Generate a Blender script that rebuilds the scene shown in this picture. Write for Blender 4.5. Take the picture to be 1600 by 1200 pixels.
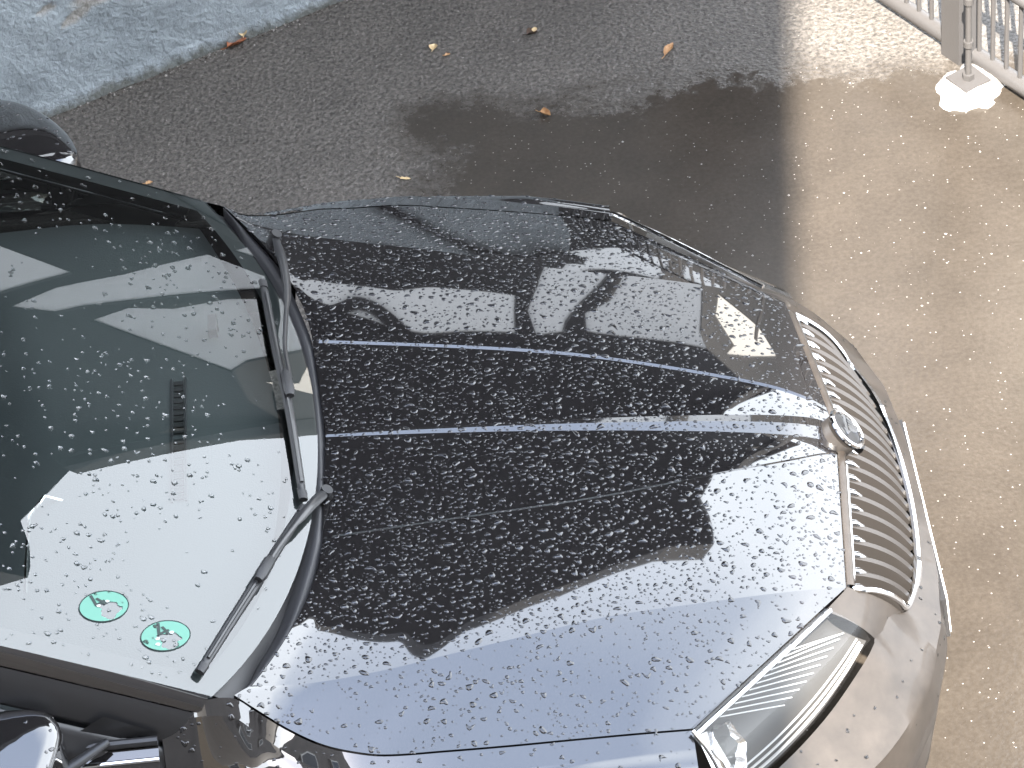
import bpy, math, random
import numpy as np
from mathutils import Vector, Matrix
rng = np.random.default_rng(7); random.seed(7)
for o in list(bpy.data.objects): bpy.data.objects.remove(o)
sc = bpy.context.scene
col = sc.collection
R_ = math.radians

# ------------------------------------------------------------------ camera
cam_d = bpy.data.cameras.new('camera'); cam = bpy.data.objects.new('camera', cam_d); col.objects.link(cam)
cam_d.sensor_width = 36.0; cam_d.lens = 36.0 * 5000 / 1600
cam_d.clip_start = 0.05; cam_d.clip_end = 2000
cr = Vector((0.99240, -0.07990, -0.09310)); cu = Vector((0.12260, 0.68090, 0.72200)); cf = Vector((-0.0057, 0.7280, -0.6856))
cam.matrix_world = Matrix(((cr.x, cu.x, -cf.x, -0.752), (cr.y, cu.y, -cf.y, -4.666), (cr.z, cu.z, -cf.z, 5.403), (0, 0, 0, 1)))
sc.camera = cam
# ------------------------------------------------------------------ sky
SUN_EL = 52.0; SUN_AZ = math.atan2(-0.139, -1.0)          # the sun stands behind the photographer's house
w = bpy.data.worlds.new('World'); sc.world = w; w.use_nodes = True
nt = w.node_tree; nt.nodes.clear()
out = nt.nodes.new('ShaderNodeOutputWorld'); bg = nt.nodes.new('ShaderNodeBackground')
sky = nt.nodes.new('ShaderNodeTexSky'); sky.sky_type = 'NISHITA'; sky.sun_disc = False
sky.sun_elevation = R_(SUN_EL); sky.sun_rotation = SUN_AZ % (2*math.pi); sky.dust_density = 2.0; sky.air_density = 1.0
tc = nt.nodes.new('ShaderNodeTexCoord'); mp = nt.nodes.new('ShaderNodeMapping'); mp.inputs['Scale'].default_value = (1.0, 1.0, 1.9)
mp.inputs['Location'].default_value = (0.3, 0.2, 0.4)
nz = nt.nodes.new('ShaderNodeTexNoise'); nz.inputs['Scale'].default_value = 1.5; nz.inputs['Detail'].default_value = 6; nz.inputs['Roughness'].default_value = .52
# broken cloud: a pale bank low in the sky thins out to blue overhead
def wm(op, a_, b_, clamp=False):
    n_ = nt.nodes.new('ShaderNodeMath'); n_.operation = op; n_.use_clamp = clamp
    for i_, x_ in enumerate((a_, b_)):
        if hasattr(x_, 'is_output'): nt.links.new(x_, n_.inputs[i_])
        else: n_.inputs[i_].default_value = x_
    return n_.outputs[0]
sx = nt.nodes.new('ShaderNodeSeparateXYZ'); nt.links.new(tc.outputs['Generated'], sx.inputs[0])
nt.links.new(tc.outputs['Generated'], mp.inputs['Vector']); nt.links.new(mp.outputs[0], nz.inputs['Vector'])
low = wm('MULTIPLY', wm('SUBTRACT', .875, sx.outputs['Z']), 8.0)
fac = wm('ADD', low, wm('MULTIPLY', wm('SUBTRACT', nz.outputs['Fac'], .42), 1.3), True)
mx = nt.nodes.new('ShaderNodeMix'); mx.data_type = 'RGBA'; mx.inputs[7].default_value = (5.35, 5.7, 6.15, 1)
nt.links.new(wm('ADD', wm('MULTIPLY', fac, .70), .26), mx.inputs[0])
nt.links.new(sky.outputs[0], mx.inputs[6]); nt.links.new(mx.outputs[2], bg.inputs['Color'])
nt.links.new(bg.outputs[0], out.inputs['Surface']); bg.inputs['Strength'].default_value = 0.15
# ------------------------------------------------------------------ sun
sd = bpy.data.lights.new('sun', 'SUN'); sd.energy = 4.3; sd.angle = R_(0.53); sd.color = (1.0, .93, .84)
sun = bpy.data.objects.new('sun', sd); col.objects.link(sun)
el = R_(SUN_EL); to_sun = Vector((math.sin(SUN_AZ)*math.cos(el), math.cos(SUN_AZ)*math.cos(el), math.sin(el)))
sun.rotation_euler = to_sun.to_track_quat('Z', 'Y').to_euler(); sun.location = (-2, -14, 12)
# ------------------------------------------------------------------ exposure
sc.view_settings.view_transform = 'Standard'; sc.view_settings.look = 'None'; sc.view_settings.gamma = 1.0
sc.view_settings.use_curve_mapping = False; sc.view_settings.exposure = 3.1
sc.render.engine = 'CYCLES'
sc.cycles.max_bounces = 7; sc.cycles.diffuse_bounces = 2; sc.cycles.glossy_bounces = 4; sc.cycles.transmission_bounces = 5; sc.cycles.transparent_max_bounces = 8; sc.cycles.caustics_reflective = False; sc.cycles.caustics_refractive = False

# ------------------------------------------------------------------ helpers
def tag(o, label=None, cat=None, group=None, kind=None):
    if label: o['label'] = label
    if cat: o['category'] = cat
    if group: o['group'] = group
    if kind: o['kind'] = kind
    return o
def empty(name, loc=(0, 0, 0)):
    o = bpy.data.objects.new(name, None); col.objects.link(o); o.location = loc; o.empty_display_size = .1
    return o
def obj(name, verts, faces, mat, parent=None, smooth=True, sharp=None, angle=None):
    """one mesh object; world coordinates are kept when it becomes a part of a thing"""
    me = bpy.data.meshes.new(name); me.from_pydata([tuple(map(float, v)) for v in verts], [], [tuple(map(int, f)) for f in faces]); me.update()
    if smooth: me.polygons.foreach_set('use_smooth', [True]*len(me.polygons))
    if angle is not None: me.set_sharp_from_angle(angle=R_(angle))
    if sharp is not None:
        s = set((min(a, b), max(a, b)) for a, b in sharp)
        at = me.attributes.get('sharp_edge') or me.attributes.new('sharp_edge', 'BOOLEAN', 'EDGE')
        ev = np.zeros(len(me.edges)*2, int); me.edges.foreach_get('vertices', ev); ev = ev.reshape(-1, 2)
        for i, (a, b) in enumerate(ev):
            if (min(a, b), max(a, b)) in s: at.data[i].value = True
    if mat: me.materials.append(mat)
    o = bpy.data.objects.new(name, me); col.objects.link(o)
    if parent is not None:
        o.parent = parent
        o.matrix_parent_inverse = Matrix.Translation(-parent.location)      # meshes keep their origin at the world's
    return o
def grid_faces(n, m, flip=False, base=0):
    f = []
    for i in range(n-1):
        for j in range(m-1):
            a = base+i*m+j; q = (a, a+1, a+m+1, a+m)
            f.append(q[::-1] if flip else q)
    return f
def sheet(name, G, mat, parent=None, flip=False, sharp_rows=(), angle=None, skirt=0, smooth=True):
    """a panel from a grid of points; skirt turns its border down so that it has an edge"""
    G = np.asarray(G, float); n, m = G.shape[:2]; V = G.reshape(-1, 3); F = grid_faces(n, m, flip)
    sh = [(r*m+j, r*m+j+1) for r in sharp_rows for j in range(m-1)]
    if skirt:
        ring = [(0, j) for j in range(m)]+[(i, m-1) for i in range(1, n)]+[(n-1, j) for j in range(m-2, -1, -1)]+[(i, 0) for i in range(n-2, 0, -1)]
        c = V.mean(0); nb = len(V); ex = []
        for (i, j) in ring:
            p = G[i, j]; d = c-p; d[2] = 0; d /= np.linalg.norm(d)+1e-9
            ex.append(p+d*.006+np.array([0, 0, -skirt]))
        V = np.vstack([V, ex]); k = len(ring)
        for t in range(k):
            a = ring[t][0]*m+ring[t][1]; t2 = (t+1) % k; b = ring[t2][0]*m+ring[t2][1]
            q = (a, b, nb+t2, nb+t); F.append(q if flip else q[::-1]); sh.append((a, b))
    return obj(name, V, F, mat, parent, smooth=smooth, sharp=sh, angle=angle)
class MB:
    def __init__(s): s.v = []; s.f = []
    def box(s, c, sx, sy, sz, M=None):
        b = len(s.v)
        for dx in (-.5, .5):
            for dy in (-.5, .5):
                for dz in (-.5, .5):
                    p = Vector((dx*sx, dy*sy, dz*sz))
                    if M is not None: p = M @ p
                    s.v.append(tuple(p+Vector(c)))
        for q in ((0, 1, 3, 2), (4, 6, 7, 5), (0, 4, 5, 1), (2, 3, 7, 6), (0, 2, 6, 4), (1, 5, 7, 3)): s.f.append(tuple(b+i for i in q))
        return s
    def tube(s, pts, r, n=8, closed=False, up=(0, 0, 1), flat=1.0, cap=True):
        """tube along points; r a number or a list; flat squashes it along the local up"""
        pts = [Vector(p) for p in pts]; N = len(pts); b = len(s.v)
        for i, p in enumerate(pts):
            a = pts[i-1] if (i > 0 or closed) else p; c = pts[(i+1) % N] if (i < N-1 or closed) else p
            t = (c-a).normalized(); u = Vector(up); sd_ = t.cross(u)
            if sd_.length < 1e-5: sd_ = t.cross(Vector((1, 0, 0)))
            sd_.normalize(); u2 = sd_.cross(t).normalized(); rr = r[i] if hasattr(r, '__len__') else r
            for k in range(n):
                an = 2*math.pi*k/n
                s.v.append(tuple(p+sd_*math.cos(an)*rr+u2*math.sin(an)*rr*flat))
        for i in range(N if closed else N-1):
            for k in range(n):
                a = b+i*n+k; a2 = b+i*n+(k+1) % n; c = b+((i+1) % N)*n+k; c2 = b+((i+1) % N)*n+(k+1) % n
                s.f.append((a, a2, c2, c))
        if cap and not closed:
            s.f.append(tuple(b+k for k in range(n))[::-1]); s.f.append(tuple(b+(N-1)*n+k for k in range(n)))
        return s
    def build(s, name, mat, parent=None, smooth=True, angle=40): return obj(name, s.v, s.f, mat, parent, smooth=smooth, angle=angle if smooth else None)

def mat(name, base, rough=.5, metal=0., ior=1.5, coat=0., coat_r=.03, trans=0., spec=.5):
    m = bpy.data.materials.new(name); m.use_nodes = True; b = m.node_tree.nodes['Principled BSDF']
    b.inputs['Base Color'].default_value = (*base, 1); b.inputs['Roughness'].default_value = rough; b.inputs['Metallic'].default_value = metal
    b.inputs['IOR'].default_value = ior; b.inputs['Coat Weight'].default_value = coat; b.inputs['Coat Roughness'].default_value = coat_r
    b.inputs['Transmission Weight'].default_value = trans; b.inputs['Specular IOR Level'].default_value = spec
    return m
def N(m, t): return m.node_tree.nodes.new(t)
def L(m, a, b): m.node_tree.links.new(a, b)
def bsdf(m): return m.node_tree.nodes['Principled BSDF']
def noise(m, scale, detail=4, rough=.55, coord='Object', stretch=None):
    t = N(m, 'ShaderNodeTexCoord'); n = N(m, 'ShaderNodeTexNoise'); n.inputs['Scale'].default_value = scale; n.inputs['Detail'].default_value = detail; n.inputs['Roughness'].default_value = rough
    if stretch:
        mpp = N(m, 'ShaderNodeMapping'); mpp.inputs['Scale'].default_value = stretch; L(m, t.outputs[coord], mpp.inputs[0]); L(m, mpp.outputs[0], n.inputs['Vector'])
    else: L(m, t.outputs[coord], n.inputs['Vector'])
    return n
def ramp(m, src, stops):
    r = N(m, 'ShaderNodeValToRGB'); e = r.color_ramp.elements
    while len(e) < len(stops): e.new(.5)
    for x, (p, c) in zip(e, stops): x.position = p; x.color = (*c, 1) if hasattr(c, '__len__') else (c, c, c, 1)
    L(m, src, r.inputs[0]); return r
def bump(m, src, strength, dist, prev=None):
    b = N(m, 'ShaderNodeBump'); b.inputs['Strength'].default_value = strength; b.inputs['Distance'].default_value = dist
    L(m, src, b.inputs['Height'])
    if prev is not None: L(m, prev.outputs[0], b.inputs['Normal'])
    L(m, b.outputs[0], bsdf(m).inputs['Normal']); return b
def mathn(m, op, a, b=None, clamp=False):
    n = N(m, 'ShaderNodeMath'); n.operation = op; n.use_clamp = clamp
    for i, x in enumerate((a, b)):
        if x is None: continue
        if hasattr(x, 'is_output'): L(m, x, n.inputs[i])
        else: n.inputs[i].default_value = x
    return n.outputs[0]

# ------------------------------------------------------------------ shape of the car body
def spline(pts,n):
    """Catmull-Rom through pts, sampled evenly in chord length, n samples."""
    p=np.array(pts,float);d=np.r_[0,np.cumsum(np.linalg.norm(np.diff(p,axis=0),axis=1))]
    t=np.linspace(0,d[-1],n);out=np.zeros((n,p.shape[1]))
    m=np.zeros_like(p)
    m[1:-1]=(p[2:]-p[:-2])/(d[2:]-d[:-2])[:,None];m[0]=(p[1]-p[0])/(d[1]-d[0]);m[-1]=(p[-1]-p[-2])/(d[-1]-d[-2])
    for i,tt in enumerate(t):
        k=min(max(np.searchsorted(d,tt)-1,0),len(p)-2);h=d[k+1]-d[k];s=(tt-d[k])/h
        out[i]=(2*s**3-3*s**2+1)*p[k]+(s**3-2*s**2+s)*h*m[k]+(-2*s**3+3*s**2)*p[k+1]+(s**3-s**2)*h*m[k+1]
    return out
L0=[(-1.175,0,.933),(-.95,0,.911),(-.7,0,.882),(-.45,0,.846),(-.28,0,.815),(-.19,0,.79),(-.145,0,.765)]
L2XY=[(-1.192,.29),(-.977,.262),(-.779,.235),(-.648,.213),(-.518,.183),(-.391,.15),(-.247,.11),(-.150,.07)]
L3=[(-1.335,.672,.958),(-1.29,.662,.938),(-1.21,.648,.918),(-1.089,.622,.900),(-.967,.592,.888),(-.845,.56,.874),(-.658,.51,.849),(-.47,.478,.820),(-.344,.455,.796),(-.25,.435,.772),(-.187,.422,.752)]
L4=[(-1.366,.706,.975),(-1.331,.714,.938),(-1.274,.742,.902),(-1.217,.768,.880),(-1.165,.783,.868),(-1.105,.790,.855),(-.987,.790,.845),(-.868,.780,.826),(-.75,.768,.807),(-.63,.755,.786),(-.526,.742,.764)]
def zc(x):
    p=spline(L0,200);return np.interp(x,p[:,0],p[:,2])
NU=96
def hood_half():
    c0=spline(L0,NU)
    w=np.linspace(0,1,NU)
    c1=c0.copy();c1[:,1]=.006+.026*w**1.2;c1[:,2]-=c1[:,1]*.235
    xy=spline(L2XY,NU);c2=np.c_[xy,zc(xy[:,0])-.010*xy[:,1]]
    c2a=c2.copy();c2a[:,1]-=.007;c2a[:,2]-=.0023
    c3=spline(L3,NU);c4=spline(L4,NU)
    rows=[c0];marks=[]
    def seg(a,b,n,bulge,dx=0.):
        for k in range(1,n+1):
            t=k/n;p=a*(1-t)+b*t
            p=p.copy();p[:,2]+=bulge*4*t*(1-t);p[:,0]+=dx*4*t*(1-t)*(1-w)**2
            rows.append(p)
        marks.append(len(rows)-1)
    seg(c0,c1,2,0);seg(c1,c2a,12,.0012);seg(c2a,c2,1,0);seg(c2,c3,26,.0022,.028);seg(c3,c4,18,.0015)
    return np.array(rows),marks      # [v][u][3], v from centre to +y
def hood():
    h,m=hood_half();n=len(h)
    g=np.concatenate([h[:0:-1]*np.array([1,-1,1]),h]) # v from -y to +y
    return g,[n-1-k for k in m]+[n-1+k for k in m]+[n-1]
# windscreen
CO=[(-1.175,0,.933),(-1.178,.15,.932),(-1.191,.29,.930),(-1.215,.40,.932),(-1.25,.52,.941),(-1.29,.60,.946),(-1.335,.672,.958),(-1.366,.706,.975)]
def cowl(n=81):
    h=spline(CO,n);return np.concatenate([h[:0:-1]*np.array([1,-1,1]),h])
PHI=np.radians(29.)
def glass_pt(y,s):
    q=(y/.715)**2
    x=-1.215-.185*(.75*q+.25*q*q)-s*np.cos(PHI)*(1-.04*q);z=.925+.105*(.7*q+.3*q*q)+s*np.sin(PHI)-.03*s*s*1.0
    b=.022-.06*q
    return np.array([x+.485*b,y*(1-.02*s),z+.875*b])
# ------------------------------------------------------------------ materials
def paint_mat():
    m = mat('black_paint', (.008, .0078, .009), .03, 0, 1.75, 1.0, .006)
    n = noise(m, 900, 2); r = ramp(m, n.outputs['Fac'], [(.3, (.0085, .0079, .0081)), (.75, (.0165, .0153, .0155))])
    L(m, r.outputs[0], bsdf(m).inputs['Base Color'])
    n2 = noise(m, 35, 3); r2 = ramp(m, n2.outputs['Fac'], [(.35, .004), (.75, .018)]); L(m, r2.outputs[0], bsdf(m).inputs['Coat Roughness'])
    return m
PAINT = paint_mat()
def veil_paint():
    # apron, grille surround, fillers: black paint with a beige haze put into its colour
    m = mat('black_paint_beige_veil', (.05, .045, .04), .5, 0, 1.45, .35, .08, spec=.35)
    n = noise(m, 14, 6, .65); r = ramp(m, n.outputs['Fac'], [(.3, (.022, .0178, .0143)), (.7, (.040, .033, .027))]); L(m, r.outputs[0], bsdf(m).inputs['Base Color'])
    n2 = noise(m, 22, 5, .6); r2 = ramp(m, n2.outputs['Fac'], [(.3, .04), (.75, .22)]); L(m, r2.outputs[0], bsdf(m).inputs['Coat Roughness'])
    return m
VEIL = veil_paint()
CHROME = mat('chrome', (.82, .82, .82), .08, 1.0)
SATIN = mat('satin_black_plastic', (.022, .022, .023), .38)
def grain_mat(name, base, rough, scale, dist):
    m = mat(name, base, rough); n = noise(m, scale, 3); bump(m, n.outputs['Fac'], .5, dist); return m
PLASTIC = grain_mat('grained_black_plastic', (.02, .02, .021), .5, 420, .0006)
RUBBER = mat('rubber', (.012, .012, .012), .6)
SEALGREY = grain_mat('cowl_seal_grey', (.032, .032, .034), .42, 300, .0005)
ARMGREY = mat('wiper_arm_enamel', (.022, .022, .023), .33, coat=.3)
DASH = grain_mat('dashboard_grey_green', (.048, .054, .054), .7, 260, .001)
DARKTRIM = mat('dark_interior', (.02, .021, .022), .6)
SEAT = grain_mat('seat_cloth', (.04, .042, .045), .9, 500, .001)
GRILLEBLACK = mat('grille_black', (.03, .027, .025), .35)
PLATEWHITE = mat('plate_white', (.75, .75, .73), .3)
REFLECTOR = mat('lamp_reflector', (.85, .85, .84), .14, 1.0)
LAMPDARK = mat('lamp_bezel', (.035, .033, .031), .4)
LAMPWHITE = mat('lamp_light_guide', (.42, .42, .41), .25)
def glass_mat(name, tint, ior=1.5, rough=0.0):
    m = bpy.data.materials.new(name); m.use_nodes = True; t = m.node_tree; t.nodes.clear()
    o = t.nodes.new('ShaderNodeOutputMaterial'); mixs = t.nodes.new('ShaderNodeMixShader'); fr = t.nodes.new('ShaderNodeFresnel'); fr.inputs['IOR'].default_value = ior
    tr = t.nodes.new('ShaderNodeBsdfTransparent'); tr.inputs['Color'].default_value = (*tint, 1); gl = t.nodes.new('ShaderNodeBsdfGlossy'); gl.inputs['Roughness'].default_value = rough
    ge = t.nodes.new('ShaderNodeNewGeometry'); im = t.nodes.new('ShaderNodeMix'); im.inputs[2].default_value = ior; im.inputs[3].default_value = 1/ior   # a thin pane: the same on both sides
    t.links.new(ge.outputs['Backfacing'], im.inputs[0]); t.links.new(im.outputs[0], fr.inputs['IOR'])
    t.links.new(fr.outputs[0], mixs.inputs[0]); t.links.new(tr.outputs[0], mixs.inputs[1]); t.links.new(gl.outputs[0], mixs.inputs[2]); t.links.new(mixs.outputs[0], o.inputs['Surface'])
    return m
WGLASS = glass_mat('windscreen_glass', (.70, .755, .74), 1.92)     # both faces of the pane reflect
SGLASS = glass_mat('tinted_side_glass', (.25, .28, .28), 1.8)
LENS = glass_mat('clear_lamp_lens', (.93, .93, .92), 1.5)
DROPDARK = mat('water_on_black_paint', (.010, .0095, .0105), .02, 0, 1.5, .7, .01)
DROPGLASS = mat('water_on_glass', (1, 1, 1), 0.0, 0, 1.33, trans=1.0)
STICKER = mat('badge_green', (.085, .25, .185), .5)
STICKWHITE = mat('badge_paper', (.45, .47, .45), .6)
STICKDARK = mat('badge_print', (.006, .02, .017), .6)
def asphalt():
    m = mat('wet_asphalt', (.06, .055, .05), .5)
    b = bsdf(m); tcn = N(m, 'ShaderNodeTexCoord'); sp = N(m, 'ShaderNodeSeparateXYZ'); L(m, tcn.outputs['Object'], sp.inputs[0])
    big = noise(m, 1.7, 5, .6)
    # water lies in the hollow before the car: smooth where wet mask is 1, open grain elsewhere
    vx = mathn(m, 'ADD', sp.outputs['X'], 1.02); hx = mathn(m, 'MULTIPLY', vx, .9)
    hy = mathn(m, 'SUBTRACT', 2.24, sp.outputs['Y']); h = mathn(m, 'MINIMUM', hx, mathn(m, 'MULTIPLY', hy, 1.3))
    h = mathn(m, 'ADD', h, mathn(m, 'MULTIPLY', mathn(m, 'SUBTRACT', big.outputs['Fac'], .5), .9))
    h = mathn(m, 'ADD', h, mathn(m, 'MULTIPLY', mathn(m, 'SUBTRACT', noise(m, 26, 4, .7).outputs['Fac'], .5), .35)); wet = ramp(m, h, [(.02, 0), (.20, 1)]).outputs[0]
    g1 = noise(m, 78, 4, .7); g2 = noise(m, 260, 2); mid = noise(m, 5, 5, .6)
    vor = N(m, 'ShaderNodeTexVoronoi'); vor.inputs['Scale'].default_value = 85; L(m, tcn.outputs['Object'], vor.inputs['Vector'])
    grain = ramp(m, g1.outputs['Fac'], [(.34, (.036, .0322, .028)), (.5, (.090, .081, .0715)), (.68, (.155, .140, .126))])
    smooth = ramp(m, g1.outputs['Fac'], [(.25, (.034, .0278, .0218)), (.5, (.042, .0349, .0278)), (.8, (.053, .0448, .0364))])
    mx = N(m, 'ShaderNodeMix'); mx.data_type = 'RGBA'; L(m, wet, mx.inputs[0]); L(m, grain.outputs[0], mx.inputs[6]); L(m, smooth.outputs[0], mx.inputs[7])
    tone = ramp(m, mid.outputs['Fac'], [(.3, .86), (.7, 1.13)])
    mu = N(m, 'ShaderNodeMix'); mu.data_type = 'RGBA'; mu.blend_type = 'MULTIPLY'; mu.inputs[0].default_value = 1; L(m, mx.outputs[2], mu.inputs[6]); L(m, tone.outputs[0], mu.inputs[7])
    # pale chips of stone in the binder
    chip = N(m, 'ShaderNodeTexVoronoi'); chip.inputs['Scale'].default_value = 62; L(m, tcn.outputs['Object'], chip.inputs['Vector'])
    ch = mathn(m, 'LESS_THAN', chip.outputs['Distance'], .115); sel = mathn(m, 'GREATER_THAN', N_sep(m, chip.outputs['Color']), .72)
    cm = N(m, 'ShaderNodeMix'); cm.data_type = 'RGBA'; L(m, mathn(m, 'MULTIPLY', ch, sel), cm.inputs[0]); L(m, mu.outputs[2], cm.inputs[6]); cm.inputs[7].default_value = (.24, .22, .20, 1)
    L(m, cm.outputs[2], b.inputs['Base Color'])
    rr = N(m, 'ShaderNodeMix'); L(m, wet, rr.inputs[0]); rr.inputs[2].default_value = .55; rr.inputs[3].default_value = .16; L(m, rr.outputs[0], b.inputs['Roughness'])
    ht = mathn(m, 'ADD', g1.outputs['Fac'], mathn(m, 'MULTIPLY', vor.outputs['Distance'], .5))
    bm_ = N(m, 'ShaderNodeBump'); bm_.inputs['Distance'].default_value = .006; L(m, ht, bm_.inputs['Height'])
    st = N(m, 'ShaderNodeMix'); L(m, wet, st.inputs[0]); st.inputs[2].default_value = 1.0; st.inputs[3].default_value = .09; L(m, st.outputs[0], bm_.inputs['Strength'])
    L(m, bm_.outputs[0], b.inputs['Normal'])
    return m
def N_sep(m, colsock):
    s = N(m, 'ShaderNodeSeparateColor'); L(m, colsock, s.inputs[0]); return s.outputs[0]
ASPHALT = asphalt()
def plaster():
    m = mat('blue_grey_wall_paint', (.42, .48, .53), .6)
    n = noise(m, 7, 6, .6); r = ramp(m, n.outputs['Fac'], [(.28, (.215, .248, .268)), (.6, (.31, .352, .378))])
    at = N(m, 'ShaderNodeAttribute'); at.attribute_name = 'peel'
    peel = N(m, 'ShaderNodeMix'); peel.data_type = 'RGBA'; L(m, at.outputs['Fac'], peel.inputs[0]); L(m, r.outputs[0], peel.inputs[6])
    n3 = noise(m, 90, 3); r3 = ramp(m, n3.outputs['Fac'], [(.3, (.20, .19, .17)), (.7, (.36, .35, .33))]); L(m, r3.outputs[0], peel.inputs[7])
    tz = N(m, 'ShaderNodeTexCoord'); sz = N(m, 'ShaderNodeSeparateXYZ'); L(m, tz.outputs['Object'], sz.inputs[0]); nd = noise(m, 22, 6, .7)
    dirt = ramp(m, mathn(m, 'ADD', mathn(m, 'MULTIPLY', sz.outputs['Z'], 16.0), mathn(m, 'MULTIPLY', mathn(m, 'SUBTRACT', nd.outputs['Fac'], .5), 1.6)), [(.12, .85), (.62, 0)])
    dm = N(m, 'ShaderNodeMix'); dm.data_type = 'RGBA'; L(m, dirt.outputs[0], dm.inputs[0]); L(m, peel.outputs[2], dm.inputs[6]); dm.inputs[7].default_value = (.075, .075, .062, 1)
    L(m, dm.outputs[2], bsdf(m).inputs['Base Color'])
    n2 = noise(m, 60, 5, .65); n4 = noise(m, 14, 4); s = mathn(m, 'ADD', n2.outputs['Fac'], mathn(m, 'MULTIPLY', n4.outputs['Fac'], 1.5)); bump(m, s, .8, .012)
    return m
PLASTER = plaster()
GALV = grain_mat('galvanised_steel', (.062, .059, .058), .45, 120, .0008)
def cement():
    m = mat('white_cement', (.30, .288, .275), .8); n = noise(m, 60, 5); bump(m, n.outputs['Fac'], .8, .006); return m
CEMENT = cement()
def facade():
    m = mat('brown_grey_render', (.11, .10, .095), .85); n = noise(m, 3, 6); r = ramp(m, n.outputs['Fac'], [(.3, (.09, .082, .076)), (.7, (.14, .127, .118))]); L(m, r.outputs[0], bsdf(m).inputs['Base Color']); return m
FACADE = facade()
SANDWALL = grain_mat('sand_coloured_render', (.30, .24, .17), .85, 6, .004)
SLATE = grain_mat('dark_slate', (.014, .0135, .0135), .7, 40, .004)
STEEL = mat('dark_steel_frame', (.011, .011, .0115), .5)
def panel_mat():
    m = mat('pale_polycarbonate', (.60, .61, .62), .45); n = noise(m, 2.5, 3); r = ramp(m, n.outputs['Fac'], [(.3, (.54, .55, .56)), (.7, (.66, .67, .68))]); L(m, r.outputs[0], bsdf(m).inputs['Base Color']); return m
PANEL = panel_mat()
WINGLASS = mat('house_window_glass', (.02, .022, .024), .05, coat=0.0)
FRAMEWHITE = mat('window_frame_white', (.6, .6, .58), .5)
def leaf_mat(name, a, b_):
    m = mat(name, a, .55); n = noise(m, 70, 4); r = ramp(m, n.outputs['Fac'], [(.3, a), (.7, b_)]); L(m, r.outputs[0], bsdf(m).inputs['Base Color']); return m
LEAF_TAN = leaf_mat('tan_leaf', (.30, .15, .06), (.52, .32, .16))
LEAF_RED = leaf_mat('rust_leaf', (.16, .045, .015), (.36, .13, .05))
LEAF_YEL = leaf_mat('straw_leaf', (.50, .36, .18), (.66, .52, .32))
LEAF_DARK = leaf_mat('dark_leaf', (.02, .014, .01), (.09, .05, .03))
STONE = mat('pale_grit', (.22, .205, .19), .7)
# ------------------------------------------------------------------ ground
gs = 60.0
tag(obj('ground', [(-gs, -gs, 0), (gs, -gs, 0), (gs, gs, 0), (-gs, gs, 0)], [(0, 1, 2, 3)], ASPHALT), kind='structure')
# ------------------------------------------------------------------ painted boundary wall, left of the car
W0 = np.array([-1.974, 2.379, 0.]); WD = np.array([.9145, .4046, 0.]); WN = np.array([.4046, -.9145, 0.])   # WN looks to the car
def build_wall():
    t = tag(empty('boundary_wall', tuple(W0)), 'blue-grey painted plaster wall with a flaked bare patch, beyond the car', 'wall')
    # front face: a relief with the flaked patches recessed
    A = np.linspace(-5.0, 2.02, 4); dense = np.linspace(-.35, 1.25, 161); A = np.unique(np.r_[np.linspace(-5, -.36, 12), dense, np.linspace(1.26, 2.02, 8)])
    Z = np.unique(np.r_[np.linspace(0, .55, 56), np.linspace(.56, 1.5, 8)])
    blobs = [(.26, .33, .115, .040, .10), (.42, .40, .10, .045, -.15), (.13, .275, .05, .016, .35), (.33, .275, .05, .012, .3), (.05, .33, .03, .010, .1), (.62, .31, .06, .02, .5)]
    V = []; P = []
    rs = np.random.default_rng(3); ph = rs.uniform(0, 6.28, (24,)); 
    for z in Z:
        for a in A:
            wob = sum(math.sin((7+5*k)*a*1.7+ph[k]+(5+4*k)*z*2.1)*.6**k for k in range(8))
            pv = 0
            for (ba, bz, ra, rz, tl) in blobs:
                da = a-ba; dz = z-bz-tl*da
                r = math.hypot(da/ra, dz/rz)+.22*wob
                pv = max(pv, min(1, max(0, (1-r)*4)))
            crack = .003*math.exp(-((z-.20-.25*a-.02*wob)/.006)**2)*(0 < a < .6)
            d = .003*wob*.6-.006*pv-crack+ (.012*max(0, 1-z/.05) if z < .05 else 0)
            p = W0+WD*a+WN*d+np.array([0, 0, z]); V.append(p); P.append(pv)
    m = len(A); f = obj('painted_face', V, grid_faces(len(Z), m), PLASTER, t)
    at = f.data.attributes.new('peel', 'FLOAT', 'POINT'); at.data.foreach_set('value', P)
    b = MB(); c = W0+WD*(-1.49)-WN*.13+np.array([0, 0, .75])
    b.box(c, 7.02, .23, 1.5, Matrix.Rotation(math.atan2(WD[1], WD[0]), 3, 'Z')); b.build('core', PLASTER, t, smooth=False)
    b = MB(); c = W0+WD*(-1.49)-WN*.12+np.array([0, 0, 1.535]); b.box(c, 7.1, .34, .066, Matrix.Rotation(math.atan2(WD[1], WD[0]), 3, 'Z')); b.build('coping', SLATE, t, smooth=False)
build_wall()
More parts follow.
